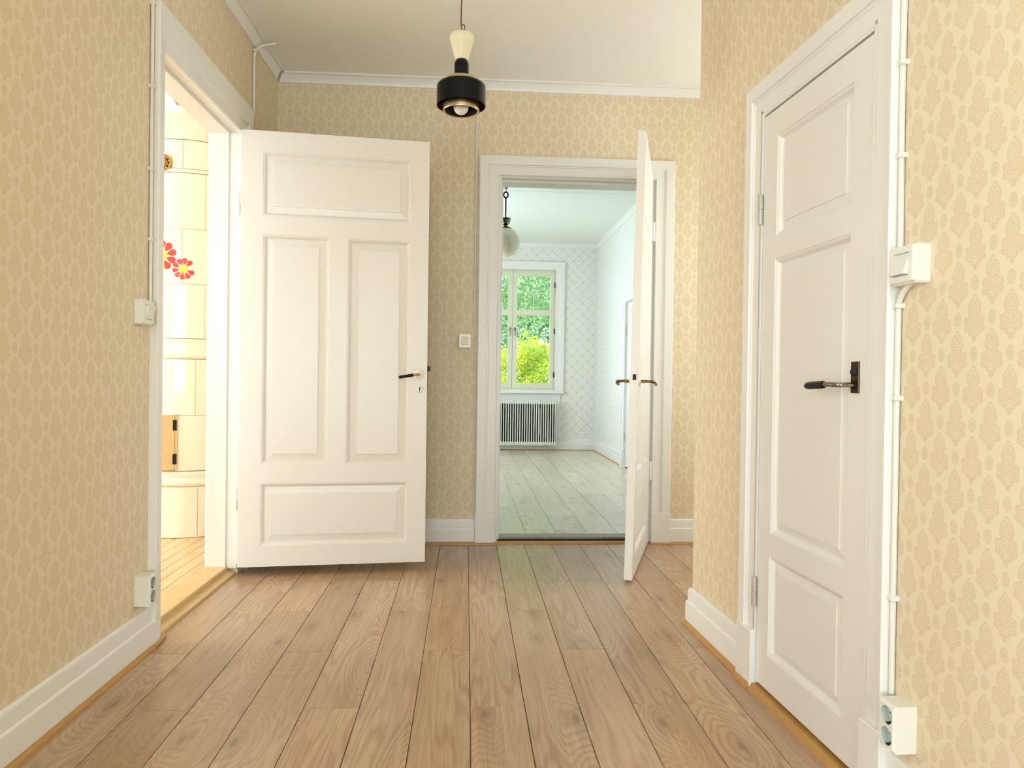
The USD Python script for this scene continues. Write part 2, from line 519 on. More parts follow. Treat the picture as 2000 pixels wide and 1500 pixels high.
def casing(fr, s0, s1, zt, w0, w1, wt, label, zb=0.0, plinth=0.18, plinth0=None):
    """mitred architrave around an opening, in three boards, with plain plinth blocks"""
    t = thing(numbered_trim(), fr.p(s0, 0, 0), label, 'door frame', kind='structure')

    def prof(w):
        return [((q if q < 0.9 else w - (1 - q)), n) for q, n in CAS] if w > 0.07 else [(0, 0), (0, .016), (.006, .022), (.020, .024), (w - .004, .028), (w, .024), (w, 0)]
    zp = zb + plinth
    zp0 = zb + (plinth if plinth0 is None else plinth0)
    obj('upright_board', fr(loft(prof(w0), lambda a, n: (s0 - a, n, zp0), lambda a, n: (s0 - a, n, zt + a * wt / w0))), 'trim', t, smooth=30)
    obj('upright_board', fr(loft(prof(w1), lambda a, n: (s1 + a, n, zp if plinth0 is None else .05), lambda a, n: (s1 + a, n, zt + a * wt / w1))), 'trim', t, smooth=30)
    obj('head_board', fr(loft(prof(wt), lambda a, n: (s0 - a * w0 / wt, n, zt + a), lambda a, n: (s1 + a * w1 / wt, n, zt + a))), 'trim', t, smooth=30)
    if plinth:
        obj('plinth_block', fr(cbox(s0 - w0 - .002, s0 + .001, 0, .031 if plinth0 is None else .0205, zb, zp0, .002)), 'trim', t)
        if plinth0 is None:
            obj('plinth_block', fr(cbox(s1 - .001, s1 + w1 + .002, 0, .031, zb, zp, .002)), 'trim', t)
    return t


_tr = [0]


def numbered_trim():
    _tr[0] += 1
    return f'trim_{_tr[0]}'


def lining(t, fr, s0, s1, zt, depth, zb=0.0):
    """jamb boards lining the opening through the wall, with a stop"""
    obj('jamb', fr(cbox(s0 - .02, s0, -depth, .002, zb, zt + .02)), 'trim', t)
    obj('jamb', fr(cbox(s1, s1 + .02, -depth, .002, zb, zt + .02)), 'trim', t)
    obj('jamb_head', fr(cbox(s0, s1, -depth, .002, zt, zt + .02)), 'trim', t)
    obj('door_stop', fr(cbox(s0, s0 + .014, -depth, -.048, zb, zt)), 'trim', t)
    obj('door_stop', fr(cbox(s1 - .014, s1, -depth, -.048, zb, zt)), 'trim', t)
    obj('door_stop', fr(cbox(s0 + .014, s1 - .014, -depth, -.048, zt - .014, zt)), 'trim', t)


SKIRT = [(0, 0), (.020, 0), (.020, .082), (.018, .088), (.0135, .092), (.0130, .131), (.010, .138), (.005, .141), (0, .141)]


def skirting(name, fr, s0, s1, label, m0=0.0, m1=0.0, zb=0.0, mat='trim'):
    """m0/m1: mitre at the ends (1 = outer corner grows with depth, -1 = inner corner)"""
    return obj(name, fr(loft([(n, z + zb) for n, z in SKIRT], lambda n, z: (s0 - m0 * n, n, z), lambda n, z: (s1 + m1 * n, n, z))), mat, smooth=25, label=label, cat='baseboard', kind='structure')


def quarter(fr, s0, s1, label, n0=.020, r=.014, m0=0.0, m1=0.0, mat='honey', pieces=None):
    P = [(n0, 0)] + [(n0 + r * math.cos(a), r * math.sin(a)) for a in np.linspace(0, math.pi / 2, 7)]
    return obj(numbered_trim(), fr(loft(P, lambda n, z: (s0 - m0 * n, n, z), lambda n, z: (s1 + m1 * n, n, z))), mat, smooth=40, label=label, cat='floor trim', kind='structure')


def cornice(fr, s0, s1, zc, label, k=1.0, m0=-1.0, m1=-1.0):
    P = [(0, -.050), (.009, -.050), (.011, -.043), (.016, -.030), (.028, -.014), (.034, -.010), (.045, -.010), (.046, 0), (0, 0)]
    P = [(n * k, zc + z * k) for n, z in P]
    return obj(numbered_trim(), fr(loft(P, lambda n, z: (s0 - m0 * n, n, z), lambda n, z: (s1 + m1 * n, n, z))), 'trim', smooth=25, label=label, cat='cornice', kind='structure')


def planks(parent, x0, y0, x1, y1, w, L, phase, mat, z=0.0, origin=0.0, gap=0.0009, t=0.008):
    """boards laid along y; clipped to the rectangle; each one mesh"""
    k0, k1 = math.floor((x0 - origin) / w), math.ceil((x1 - origin) / w)
    for k in range(k0, k1):
        a, b = max(x0, origin + k * w), min(x1, origin + (k + 1) * w)
        if b - a < .01:
            continue
        p = phase(k)
        j0, j1 = math.floor((y0 - p) / L), math.ceil((y1 - p) / L)
        for j in range(j0, j1):
            c, d = max(y0, p + j * L), min(y1, p + (j + 1) * L)
            if d - c < .02:
                continue
            g = gap
            q = .0012
            v = [(a + g, c + g, z - q), (b - g, c + g, z - q), (b - g, d - g, z - q), (a + g, d - g, z - q),
                 (a + g + q, c + g + q, z), (b - g - q, c + g + q, z), (b - g - q, d - g - q, z), (a + g + q, d - g - q, z),
                 (a + g, c + g, z - t), (b - g, c + g, z - t), (b - g, d - g, z - t), (a + g, d - g, z - t)]
            f = [(4, 5, 6, 7)] + [(i, (i + 1) % 4, 4 + (i + 1) % 4, 4 + i) for i in range(4)] + [(8 + i, 8 + (i + 1) % 4, (i + 1) % 4, i) for i in range(4)] + [(11, 10, 9, 8)]
            obj('plank', (np.array(v), np.array(f)), mat, parent)


# ------------------------------------------------------------------ door leaves
class DoorFr:
    """x along the leaf from the hinge, y through the leaf (0 = seen face), z up; twist leans the free edge"""
    def __init__(s, o, ang, twist=0.0, side=1):
        s.o = np.array(o, float)
        s.u = np.array([math.cos(ang), math.sin(ang), 0])
        s.v = np.array([-s.u[1], s.u[0], 0]) * side
        s.tw, s.side = twist, side

    def __call__(s, mesh):
        v, f = vf(mesh)
        w = s.o + v[:, :1] * s.u + v[:, 1:2] * s.v + v[:, 2:3] * np.array([0, 0, 1.0])
        w = w + (s.tw * v[:, 0] * v[:, 2])[:, None] * s.v
        return w, (f if s.side > 0 else f[:, ::-1])

    def p(s, x, y, z):
        return s((np.array([[x, y, z]]), np.zeros((0, 3), int)))[0][0]


def rings(rect, steps, y_of):
    x0, x1, z0, z1 = rect
    v = []
    for ins, d in steps:
        v += [(x0 + ins, y_of(d), z0 + ins), (x1 - ins, y_of(d), z0 + ins), (x1 - ins, y_of(d), z1 - ins), (x0 + ins, y_of(d), z1 - ins)]
    f = []
    for i in range(len(steps) - 1):
        for k in range(4):
            a, b = i * 4 + k, i * 4 + (k + 1) % 4
            f += [(a, b, b + 4), (a, b + 4, a + 4)]
    e = (len(steps) - 1) * 4
    f += [(e, e + 1, e + 2), (e, e + 2, e + 3)]
    return np.array(v), np.array(f)


PANEL = [(0, 0), (.0015, .0022), (.004, .0022), (.008, .0045), (.014, .0125), (.0175, .0165), (.020, .0165), (.0475, .0115), (.0485, .0075), (.051, .0070)]
PANEL_FLAT = [(0, 0), (.001, .0018), (.003, .0018), (.008, .0045), (.014, .0110), (.0165, .0130), (.018, .0130), (.037, .0095), (.0378, .0066), (.040, .0062)]


def leaf(parent, fr, w, z0, z1, t, panels, prof=PANEL, mat='paint', wr=.0):
    poly = sbox(0, z0, w, z1).buffer(-.004).buffer(.004)
    for p in panels:
        poly = poly.difference(sbox(p[0], p[2], p[1], p[3]))
    m = extr(poly, 0, t)
    obj('leaf_frame', fr(m), mat, parent)
    for p in panels:
        a = rings(p, prof, lambda d: d)
        b = rings(p, prof, lambda d: t - d)
        b = (b[0], b[1][:, ::-1])
        obj('panel', fr(cat_(a, b)), mat, parent)


def lever(parent, fr, x, z, y0, sgn, length, drop, grip, neck, r=.0055, out=.045, ribbed=False, neckmat='brasspol'):
    """lever handle: neck out of the face (y sign sgn), bend, grip along -x"""
    yo = y0 + sgn * out
    pts = np.vstack([[(x, y0, z)], [(x, y0 + sgn * out * .5, z)], bez((x, y0 + sgn * out * .6, z), (x, yo, z), (x - .028, yo, z - drop * .2), 7)])
    h = obj('handle', fr(tube(pts, r * 1.05, 12)), neckmat, parent, smooth=40)
    n = 24
    gx = np.linspace(0, 1, n)
    rr = np.full(n, r * 1.25)
    rr[:3] *= (0.75, 0.9, 1.0)
    rr[-4:] *= (1.0, .95, .62, .55)
    if ribbed:
        rr[3:-4] *= 1 + .05 * np.sign(np.sin(gx[3:-4] * 60))
    path = [(x - .026 - q * (length - .026), yo, z - drop * (.2 + .8 * q)) for q in gx]
    obj('grip', fr(tube(path, rr, 12)), grip, h, smooth=40)
    return h


# ================================================================== STRUCTURE: the hall
ZC = 2.615
SE = 2.748            # where the right wall ends in an outer corner
wall('wall_left', FL, -4.55, 4.30, 2.76, .125, [(2.582, 3.500, -.01, 2.102), (-.95, .35, .55, 1.95)], 'paper', 'left hall wall in beige damask paper with the open doorway to the stove room')
wall('wall_back', FB, -1.20, 2.45, 2.76, .14, [(.163, 1.075, -.01, 2.098)], 'paper', 'far hall wall in beige damask paper with the doorway to the trellis-papered room')
wall('wall_right', FR, -4.55, SE, 2.76, .125, [(1.598, 2.178, -.01, 1.770)], 'paper', 'right hall wall in beige damask paper around the low closet door')
cE = FR.p(SE, 0, 0)
FRT = Fr((cE[0], cE[1], 0), (1, 0, 0), (0, 1, 0))
wall('wall_return', FRT, 0.02, 1.55, 2.76, .12, [], 'paper', 'short papered return behind the outer corner of the right wall')
FRE = Fr((2.30, 0, 0), (0, 1, 0), (-1, 0, 0))
wall('wall_alcove', FRE, 2.6, 4.2, 2.76, .1, [(3.02, 3.82, .9, 2.1)], 'paper', 'end wall of the niche beyond the outer corner')
FF = Fr((0, -4.4, 0), (1, 0, 0), (0, 1, 0))
wall('wall_front', FF, -1.3, 1.4, 2.76, .1, [(-.85, .85, .15, 2.05)], 'paper', 'hall wall behind the viewer with its window')
obj('ceiling', cbox(-1.30, 2.4, -4.5, 4.16, ZC, ZC + .12), 'ceiling', label='pale cream hall ceiling over the pendant lamp', cat='ceiling', kind='structure')
fl = thing('floor', (0, 0, 0), 'brown oak laminate floor of the hall, boards running to the far door', 'floor', kind='structure')
obj('underlay', cbox(-1.15, 2.3, -4.4, 4.11, -.06, -.0075), 'under', fl)
planks(fl, -1.105, -4.35, 2.28, 4.10, .1577675, 1.2935, lambda k: {1: 2.078, 2: 2.930, 0: 2.502}[k % 3], 'oak', origin=-.1354526)
obj('closet_shell', cat_(FR(cbox(1.55, 2.23, -.60, -.58, 0, 1.82)), FR(cbox(1.55, 1.57, -.6, -.125, 0, 1.82)), FR(cbox(2.21, 2.23, -.6, -.125, 0, 1.82)), FR(cbox(1.55, 2.23, -.6, -.125, 1.80, 1.82)), FR(cbox(1.55, 2.23, -.6, -.125, -.02, 0))), 'under', label='dark closet space behind the low right door', cat='closet', kind='structure')

cornice(FL, -4.4, 4.075, ZC, 'white cornice along the top of the left hall wall')
cornice(FB, -1.065, 2.30, ZC, 'white cornice along the top of the far hall wall')
cornice(FR, -4.4, SE, ZC, 'white cornice along the top of the right hall wall', m1=1.0)

# skirting boards and honey quarter rounds
skirting('baseboard_left', FL, -4.4, 2.553, 'white stepped baseboard under the left wall, near the viewer')
skirting('baseboard_left', FL, 3.594, 4.06, 'short white baseboard behind the open left door')
skirting('baseboard_back', FB, -1.065, .056, 'white baseboard between the left door leaf and the far doorway')
skirting('baseboard_back', FB, 1.178, 2.30, 'white baseboard to the right of the far doorway')
skirting('baseboard_right', FR, 2.270, SE, 'white baseboard from the closet door to the outer corner', m1=1.0)
skirting('baseboard_right', FR, -4.4, 1.521, 'white baseboard on the right wall below the double socket')
skirting('baseboard_return', FRT, 0.0, 1.4, 'white baseboard around the outer corner on the return', m0=1.0)
quarter(FL, -4.4, 2.55, 'honey wooden quarter round along the left baseboard')
_arc = bez(FL.p(2.545, .0265, .0066), FL.p(2.612, .0275, .0066), FL.p(2.664, .0130, .0066), 12)
obj(numbered_trim(), tube(_arc, np.r_[np.full(11, .0068), .0055], 12), 'honey', smooth=40, label='curled rounded end of the honey strip at the left doorway', cat='floor trim', kind='structure')
quarter(FB, -1.05, .062, 'dark honey strip under the far baseboard beside the left door', n0=.018)
quarter(FB, .062, .172, 'short honey strip under the left plinth of the far doorway', n0=.028, r=.012)
quarter(FB, 1.068, 2.28, 'honey strip under the far baseboard right of the doorway', n0=.024)
quarter(FR, 2.262, SE, 'honey quarter round from the closet door to the outer corner', m1=1.0, r=.015)
quarter(FR, 2.175, 2.262, 'short offcut of honey strip at the closet door plinth', n0=.030, r=.016)
quarter(FRT, 0.0, 1.4, 'honey strip around the outer corner on the return', m0=1.0)
quarter(FR, -4.4, 1.525, 'honey quarter round along the near right baseboard')

# doorway casings
t1 = casing(FL, 2.612, 3.476, 2.070, .060, .117, .152, 'white moulded frame of the left doorway', plinth0=.086)
lining(t1, FL, 2.602, 3.480, 2.082, .135, .03)
t2 = casing(FB, .171, 1.068, 2.086, .112, .108, .110, 'white mitred frame of the far doorway')
lining(t2, FB, .183, 1.055, 2.078, .15, .0)
t3 = casing(FR, 1.600, 2.169, 1.758, .076, .102, .106, 'white moulded frame of the low closet door on the right')
obj('jamb', FR(cbox(2.166, 2.180, -.12, .018, .02, 1.772)), 'trim', t3)
obj('jamb', FR(cbox(1.594, 1.606, -.12, .018, .02, 1.772)), 'trim', t3)
obj('jamb_head', FR(cbox(1.60, 2.17, -.12, .016, 1.754, 1.772)), 'trim', t3)

# thresholds
th = thing(numbered_trim(), FL.p(3.0, -.06, 0), 'bare worn oak threshold in the left doorway', 'threshold', kind='structure')
obj('threshold_board', FL(cbox(2.60, 3.482, -.145, -.038, .004, .040, .004)), 'thresh', th)
obj('cover_strip', FL(hull([(2.60, -.038, 0), (3.49, -.038, 0), (2.60, -.004, 0), (3.49, -.004, 0), (2.60, -.038, .016), (3.49, -.038, .016), (2.60, -.006, .010), (3.49, -.006, .010)])), 'thresh', th)
th = thing(numbered_trim(), FB.p(.6, -.05, 0), 'dark stained threshold with a worn grey top in the far doorway', 'threshold', kind='structure')
obj('threshold_board', FB(cbox(.180, 1.058, -.145, -.052, .012, .026, .003)), 'greywood', th)
obj('dark_board', FB(cbox(.180, 1.058, -.140, -.046, -.002, .0125)), 'under', th)
obj('dark_ledge', FB(cbox(.175, 1.064, -.046, -.010, -.002, .006)), 'darkwood', th)
obj('front_strip', FB(hull([(.165, -.012, 0), (1.075, -.012, 0), (.165, .014, 0), (1.075, .014, 0), (.165, -.012, .012), (1.075, -.012, .012), (.165, .008, .010), (1.075, .008, .010)])), 'honey', th)
th = thing(numbered_trim(), FR.p(1.9, 0, 0), 'honey wooden sill strip under the closet door', 'threshold', kind='structure')
obj('sill_strip', FR(hull([(1.60, -.04, 0), (2.172, -.04, 0), (1.60, .036, 0), (2.172, .036, 0), (1.60, -.04, .022), (2.172, -.04, .022), (1.60, .024, .019), (2.172, .024, .019)])), 'honey', th)
obj('sill_strip', FR(cbox(1.60, 2.172, -.12, -.04, 0, .015)), 'darkwood', th)

# ================================================================== doors of the hall
k1 = .9648
D1 = DoorFr((-1.0545, 3.433, 0), math.radians(6.516))
zz = lambda z: .95 + (z - .95) * k1
d1 = thing('door_1', (-1.0545, 3.433, .045), 'white four-panel door standing open at left, black lever on a white rose', 'door', kind='structure')
leaf(d1, D1, .869, .045, 2.079, .040, [
    (.099, .781, zz(1.711), zz(2.022)), (.102, .404, zz(.508), zz(1.622)), (.488, .781, zz(.505), zz(1.618)), (.100, .779, zz(.112), zz(.417))])
zr, xr_ = zz(.956), .829
rose = obj('handle_rose', lathe([(.0, .012), (.010, .012), (.014, .009), (.020, .007), (.026, .004), (.027, 0)], D1.p(xr_, 0, zr), 32, -D1.v), 'porcelain', d1, smooth=50, label='white porcelain rose')
lever(d1, D1, xr_, zr, 0, -1, .098, .016, 'blackgrip', 'brasspol', r=.0058, out=.048, ribbed=True)
esc = obj('keyhole_plate', lathe([(.0, .007), (.012, .007), (.018, .005), (.0205, 0)], D1.p(.833, 0, zz(.882)), 32, -D1.v), 'porcelain', d1, smooth=50, label='round white keyhole plate')
obj('keyhole', D1(cat_(lathe([(0, .0005), (.0042, .0005), (.0042, 0)], (.833, -.0072, zz(.882) + .004), 16, (0, -1, 0)), cbox(.8312, .8348, -.0078, -.0070, zz(.882) - .011, zz(.882) + .004))), 'keyhole', esc)
obj('latch_bolt', D1(cbox(.866, .884, .012, .028, zz(.985) - .012, zz(.985) + .012, .002)), 'iron', d1, label='dark latch bolt')
obj('lock_face', D1(cbox(.8690, .8700, .010, .030, .80, 1.02)), 'iron', d1)
for z in (1.735, .36):
    obj('hinge', cat_(lathe([(0, .05), (.007, .05), (.008, .047), (.008, .001), (.007, 0), (.007, -.001), (.008, -.002), (.008, -.047), (.007, -.05), (0, -.05)], D1.p(-.008, .004, z), 16), D1(cbox(-.006, .012, -.0015, .001, z, z + .05))), 'trim', d1, smooth=40)

# far door: hinged at the right, swung toward the viewer
hp = np.array([1.050, 4.085, 0.0])
fp = np.array([.7750, 3.298, 0.0])
w2 = float(np.linalg.norm(hp - fp))
a2 = math.atan2(fp[1] - hp[1], fp[0] - hp[0])
D2 = DoorFr((hp[0], hp[1], 0), a2, twist=-.020, side=-1)     # y=0 is the hall face (seen at right), y grows to the left
d2 = thing('door_2', (hp[0], hp[1], .013), 'white panelled door of the far room seen edge-on, bronze levers both sides', 'door', kind='structure')
leaf(d2, D2, w2, .013, 2.091, .037, [(.10, w2 - .10, 1.70, 1.99), (.10, w2 / 2 - .045, .50, 1.60), (w2 / 2 + .045, w2 - .10, .50, 1.60), (.10, w2 - .10, .115, .41)])
for y0, sg in ((0, -1), (.037, 1)):
    x, z = w2 - .052, .937
    obj('handle_rose', lathe([(0, .010), (.010, .010), (.013, .007), (.021, .004), (.022, 0)], D2.p(x, y0, z), 24, D2.v * sg), 'trim', d2, smooth=50)
    pts = np.vstack([[(x, y0, z)], [(x, y0 + sg * .020, z)], [(x, y0 + sg * .036, z + .001)], bez((x, y0 + sg * .044, z), (x, y0 + sg * .066, z), (x - .03, y0 + sg * .070, z - .006), 7), [(x - .07, y0 + sg * .071, z - .012)], [(x - .105, y0 + sg * .071, z - .015)]])
    h = obj('handle', D2(tube(pts, [.0075, .0072, .0060, .0060, .0062, .0068, .0074, .0074, .0070, .0068, .0072, .0080], 14)), 'bronze', d2, smooth=40, label='bronze lever handle')
    obj('handle_collar', D2(lathe([(.0065, 0), (.0095, .001), (.0095, .005), (.0065, .006)], (x, y0 + sg * .022, z), 16, (0, sg, 0))), 'brasspol', h, smooth=40)
obj('lock_face', D2(cbox(w2 - .0004, w2 + .0010, .007, .029, .80, 1.02)), 'trim', d2)
obj('latch_bolt', D2(cat_(cbox(w2 + .0005, w2 + .002, .010, .026, .943, .969), cbox(w2, w2 + .009, .013, .021, .948, .964, .002))), 'iron', d2, label='dark latch bolt')
obj('edge_bolt', D2(cbox(w2 - .0006, w2 + .0014, .010, .020, .04, .11)), 'trim', d2)
for z in (1.79, .42):
    obj('hinge', cat_(lathe([(0, .055), (.007, .055), (.0085, .052), (.0085, .001), (.007, 0), (.007, -.001), (.0085, -.002), (.0085, -.052), (.007, -.055), (0, -.055)], D2.p(-.012, -.006, z), 16), D2(cbox(-.012, .004, -.001, .0015, z - .05, z + .05))), 'trim', d2, smooth=40)

# closet door in the right wall, shut
D3 = Fr(FR.p(0, .014, 0), FR.d, -FR.n)        # n grows into the wall, n=0 the seen face
d3 = thing('door_3', FR.p(2.160, .014, .030), 'low narrow white three-panel closet door in the right wall', 'door', kind='structure')
zq = lambda z: .95 + (z - .95) * .987


def leaf3(fr, s0, s1, z0, z1, t, panels):
    poly = sbox(s0, z0, s1, z1).buffer(-.003).buffer(.003)
    for p in panels:
        poly = poly.difference(sbox(p[0], p[2], p[1], p[3]))
    obj('leaf_frame', fr(extr(poly, 0, t)), 'paint', d3)
    for p in panels:
        a = rings(p, PANEL_FLAT, lambda d: d)
        b = rings(p, PANEL_FLAT, lambda d: t - d)
        obj('panel', fr(cat_(a, (b[0], b[1][:, ::-1]))), 'paint', d3)


leaf3(D3, 1.609, 2.161, .030, 1.748, .034, [(1.690, 2.077, zq(1.380), zq(1.679)), (1.694, 2.082, zq(.490), zq(1.312)), (1.700, 2.087, zq(.120), zq(.423))])
obj('handle_plate', FR(cat_(cbox(1.646, 1.678, .013, .0175, .922, .997, .001))), 'browned', d3, label='browned chrome back plate')
obj('thumb_turn', FR(lathe([(0, .009), (.007, .008), (.009, .003), (.010, 0)], (1.661, .0175, .972), 20, (0, 1, 0))), 'keyhole', d3, smooth=40)
zl = .941
pts = np.vstack([[(1.662, .016, zl)], [(1.662, .036, zl)], bez((1.662, .045, zl), (1.662, .062, zl), (1.685, .063, zl + .001), 7), [(1.700, .063, zl + .001)], [(1.722, .063, zl)]])
h3 = obj('handle', FR(tube(pts, .0062, 14)), 'chrome', d3, smooth=40, label='worn chrome lever')
path = [(1.716 + q * .085, .063, zl - .004 * q) for q in np.linspace(0, 1, 12)]
obj('grip', FR(tube(path, [.0085, .0098, .010, .010, .010, .010, .010, .010, .0100, .0098, .0090, .006], 14)), 'blackgrip', h3, smooth=40, label='black grip')
for z in (1.470, .302):
    obj('hinge', cat_(FR(lathe([(0, .046), (.007, .046), (.008, .043), (.008, .001), (.006, .0005), (.006, -.0005), (.008, -.001), (.008, -.043), (.007, -.046), (0, -.046)], (2.166, .0215, z), 16)), FR(cbox(2.163, 2.1685, .016, .0225, z - .044, z + .044))), 'steel', d3, smooth=40, label='grey steel hinge')

# ================================================================== switches, sockets, cables
def rocker_switch(name, fr, s0, s1, z0, z1, label, mat='plastic', d0=.026, d1=.036, tilt=.006):
    t = thing(name, fr.p((s0 + s1) / 2, 0, (z0 + z1) / 2), label, 'light switch', 'light switches')
    obj('base_box', fr(hull([(s, n, z) for n, i, c in ((0, 0, .004), (d0 - .003, 0, .004), (d0, .004, .004)) for s, ss in ((s0 + i, 1), (s1 - i, -1)) for z, sz in ((z0 + i, 1), (z1 - i, -1)) for s, z in ((s + ss * c, z), (s, z + sz * c))])), mat, t, smooth=35)
    a, b, c, d = s0 + .007, s1 - .007, z0 + .007, z1 - .007
    ring = sbox(a, c, b, d).buffer(.003).difference(sbox(a + .008, c + .010, b - .008, d - .010))
    obj('frame', fr(extr(ring, d0 - .002, d0 + .006)), mat, t)
    a, b, c, d = a + .009, b - .009, c + .0115, d - .0115
    obj('rocker', fr(hull([(s, n, z) for s in (a, b) for n, z in ((d0 - .002, c), (d0 - .002, d), (d1 + tilt, c + .001), (d1 - tilt, d - .001))])), mat, t)
    return t


rocker_switch('light_switch', FL, 2.440, 2.522, 1.106, 1.189, 'white rocker switch on the left wall beside the door frame', d0=.024, d1=.036, tilt=-.006)
rocker_switch('light_switch', FB, -.047, .023, 1.109, 1.189, 'small ivory rocker switch on the far wall left of the doorway', 'plastic2', .020, .028, .003)
rocker_switch('light_switch', FR, 1.429, 1.511, 1.155, 1.237, 'white rocker switch on the right wall beside the closet door frame', d0=.032, d1=.043, tilt=.007)


def double_socket(fr, s0, s1, z0, z1, label, d=.050):
    t = thing('power_socket', fr.p((s0 + s1) / 2, 0, (z0 + z1) / 2), label, 'power socket', 'double power sockets')
    c = .006
    face = sbox(s0 + c, z0 + c, s1 - c, z1 - c)
    sc, r = (s0 + s1) / 2, .0192
    zs = (z0 + (z1 - z0) * .275, z0 + (z1 - z0) * .725)
    from shapely.geometry import Point
    for z in zs:
        face = face.difference(Point(sc, z).buffer(r, 20))
    ring = lambda n, i: [(s0 + i, n, z0 + i), (s1 - i, n, z0 + i), (s1 - i, n, z1 - i), (s0 + i, n, z1 - i)]
    v = np.array(ring(0, 0) + ring(d - c, 0) + ring(d, c))
    f = [(j * 4 + k, j * 4 + (k + 1) % 4, (j + 1) * 4 + (k + 1) % 4, (j + 1) * 4 + k) for j in range(2) for k in range(4)]
    obj('body', fr((v, np.array(f))), 'plastic', t)
    obj('face', fr(extr(face, d - .0025, d)), 'plastic', t)
    for z in zs:
        cup = obj('socket_cup', fr(lathe([(r, 0), (r * .97, -.016), (0, -.016)], (sc, d - .0008, z), 28, (0, 1, 0))), 'socket', t, smooth=40, label='recessed round socket cup')
        for q in (-.0095, .0095):
            obj('contact_hole', fr(lathe([(0, .0006), (.0026, .0006), (.0026, 0)], (sc + q, d - .0168, z), 10, (0, 1, 0))), 'keyhole', cup)
        obj('earth_clip', fr(cbox(sc - .004, sc + .004, d - .016, d - .003, z - r + .0005, z - r + .003)), 'iron', cup)


double_socket(FL, 2.455, 2.510, .174, .274, 'white double power socket on the left wall above the baseboard')
double_socket(FR, 1.444, 1.498, .175, .274, 'white double power socket low on the right wall by the closet frame')


def cable(name, pts, r, label, clips=(), mat='cable', clipdir=None):
    t = thing(name, pts[0], label, 'cable', 'painted wall cables')
    obj('cable_run', tube(pts, r, 8), mat, t, smooth=40)
    for c in clips:
        c = np.asarray(c)
        obj('cable_clip', cbox(c[0] - r * 1.7, c[0] + r * 1.7, c[1] - r * 1.7, c[1] + r * 1.7, c[2] - .006, c[2] + .006, .002), mat, t)


def run(fr, lst):
    return [fr.p(*q) for q in lst]


cable('wall_cable', run(FL, [(2.540, .007, z) for z in np.linspace(2.56, 1.18, 24)]), .0055, 'white painted cable down the left door frame to the switch', [FL.p(2.540, .007, z) for z in (2.20, 1.92, 1.64, 1.40)])
P_ = run(FL, [(3.655, .007, z) for z in np.linspace(2.215, 2.50, 8)]) + list(bez(FL.p(3.660, .007, 2.52), FL.p(3.670, .010, 2.565), FL.p(3.700, .050, 2.590), 7)) + [FL.p(3.715, .075, 2.600), FL.p(3.722, .092, 2.609)]
cable('wall_cable', P_, .0062, 'white cable bending over the cornice above the left door', [FL.p(3.666, .012, 2.545)])
P_ = run(FB, [(.040, .006, z) for z in np.linspace(2.555, 1.20, 24)]) + list(bez(FB.p(.044, .006, 1.185), FB.p(.046, .006, 1.160), FB.p(.022, .008, 1.166), 6))
cable('wall_cable', P_, .0048, 'thin white cable down the far wall into the ivory switch')
P_ = run(FR, [(1.516 + .0015 * math.sin(z * 9), .008, z) for z in np.linspace(2.56, 1.24, 26)])
cable('wall_cable', P_, .0062, 'white cable down the closet frame to the right switch', [FR.p(1.516, .008, z) for z in (1.97, 1.64, 1.44)])
P_ = list(bez(FR.p(1.475, .010, 1.157), FR.p(1.500, .010, 1.150), FR.p(1.516, .008, 1.120), 7)) + run(FR, [(1.517, .008, z) for z in np.linspace(1.10, .270, 18)])
cable('wall_cable', P_, .0062, 'white cable between the right switch and the socket below', [FR.p(1.517, .008, z) for z in (1.115, .915, .48)])

# ================================================================== hall pendant lamp
LX, LY = -.033, 2.70
lz = lambda y: .95 + (733.5 - y) * 2.70 / 1413.9
pl = thing('pendant_lamp', (LX, LY, 1.93), 'black and brass hall pendant with an ivory cone canopy on a cord', 'pendant lamp')
obj('cord', tube([(LX + .004 * math.sin(q * 5), LY, z) for q, z in zip(np.linspace(0, 1, 14), np.linspace(2.615, lz(55), 14))], .0022, 8), 'brown_cord', pl, smooth=40)
hk = [(LX + .004 + .006 * math.cos(a), LY, lz(58) + .011 * math.sin(a)) for a in np.linspace(0, 2 * math.pi, 16)]
obj('hook', cat_(tube(hk, .0018, 8), tube([(LX, LY, lz(62)), (LX, LY, lz(72))], .0045, 10)), 'brown_cord', pl, smooth=40)
obj('canopy', lathe([(.004, lz(70)), (.030, lz(70.5)), (.0425, lz(73)), (.0455, lz(77)), (.0455, lz(81)), (.024, lz(121)), (.020, lz(122)), (0, lz(122))], (LX, LY, 0), 48), 'ivory', pl, smooth=35, label='ivory flared canopy')
obj('neck', lathe([(.012, lz(119)), (.0185, lz(120)), (.0262, lz(127)), (.0268, lz(130)), (.0268, lz(158)), (0, lz(158))], (LX, LY, 0), 40), 'black', pl, smooth=35)
obj('cap_disc', lathe([(.0, lz(156)), (.050, lz(156)), (.056, lz(158)), (.0600, lz(162)), (.0620, lz(170)), (.0, lz(170))], (LX, LY, 0), 56), 'brass', pl, smooth=35, label='brushed brass cap')
obj('shade', lathe([(.060, lz(168.5)), (.085, lz(169)), (.0895, lz(172)), (.0905, lz(175)), (.0905, lz(210)), (.0890, lz(210.5))], (LX, LY, 0), 72), 'black', pl, smooth=35, label='black drum shade')
obj('shade_lining', lathe([(.0890, lz(210.5)), (.0885, lz(176)), (.060, lz(172))], (LX, LY, 0), 72), 'maroon', pl, smooth=35, label='dark red inside of the shade')
obj('inner_ring', lathe([(.0660, lz(180)), (.0675, lz(182)), (.0680, lz(219)), (.0665, lz(220.5)), (.0625, lz(220.5)), (.0600, lz(219.5))], (LX, LY, 0), 72), 'brass', pl, smooth=35, label='brushed brass inner ring')
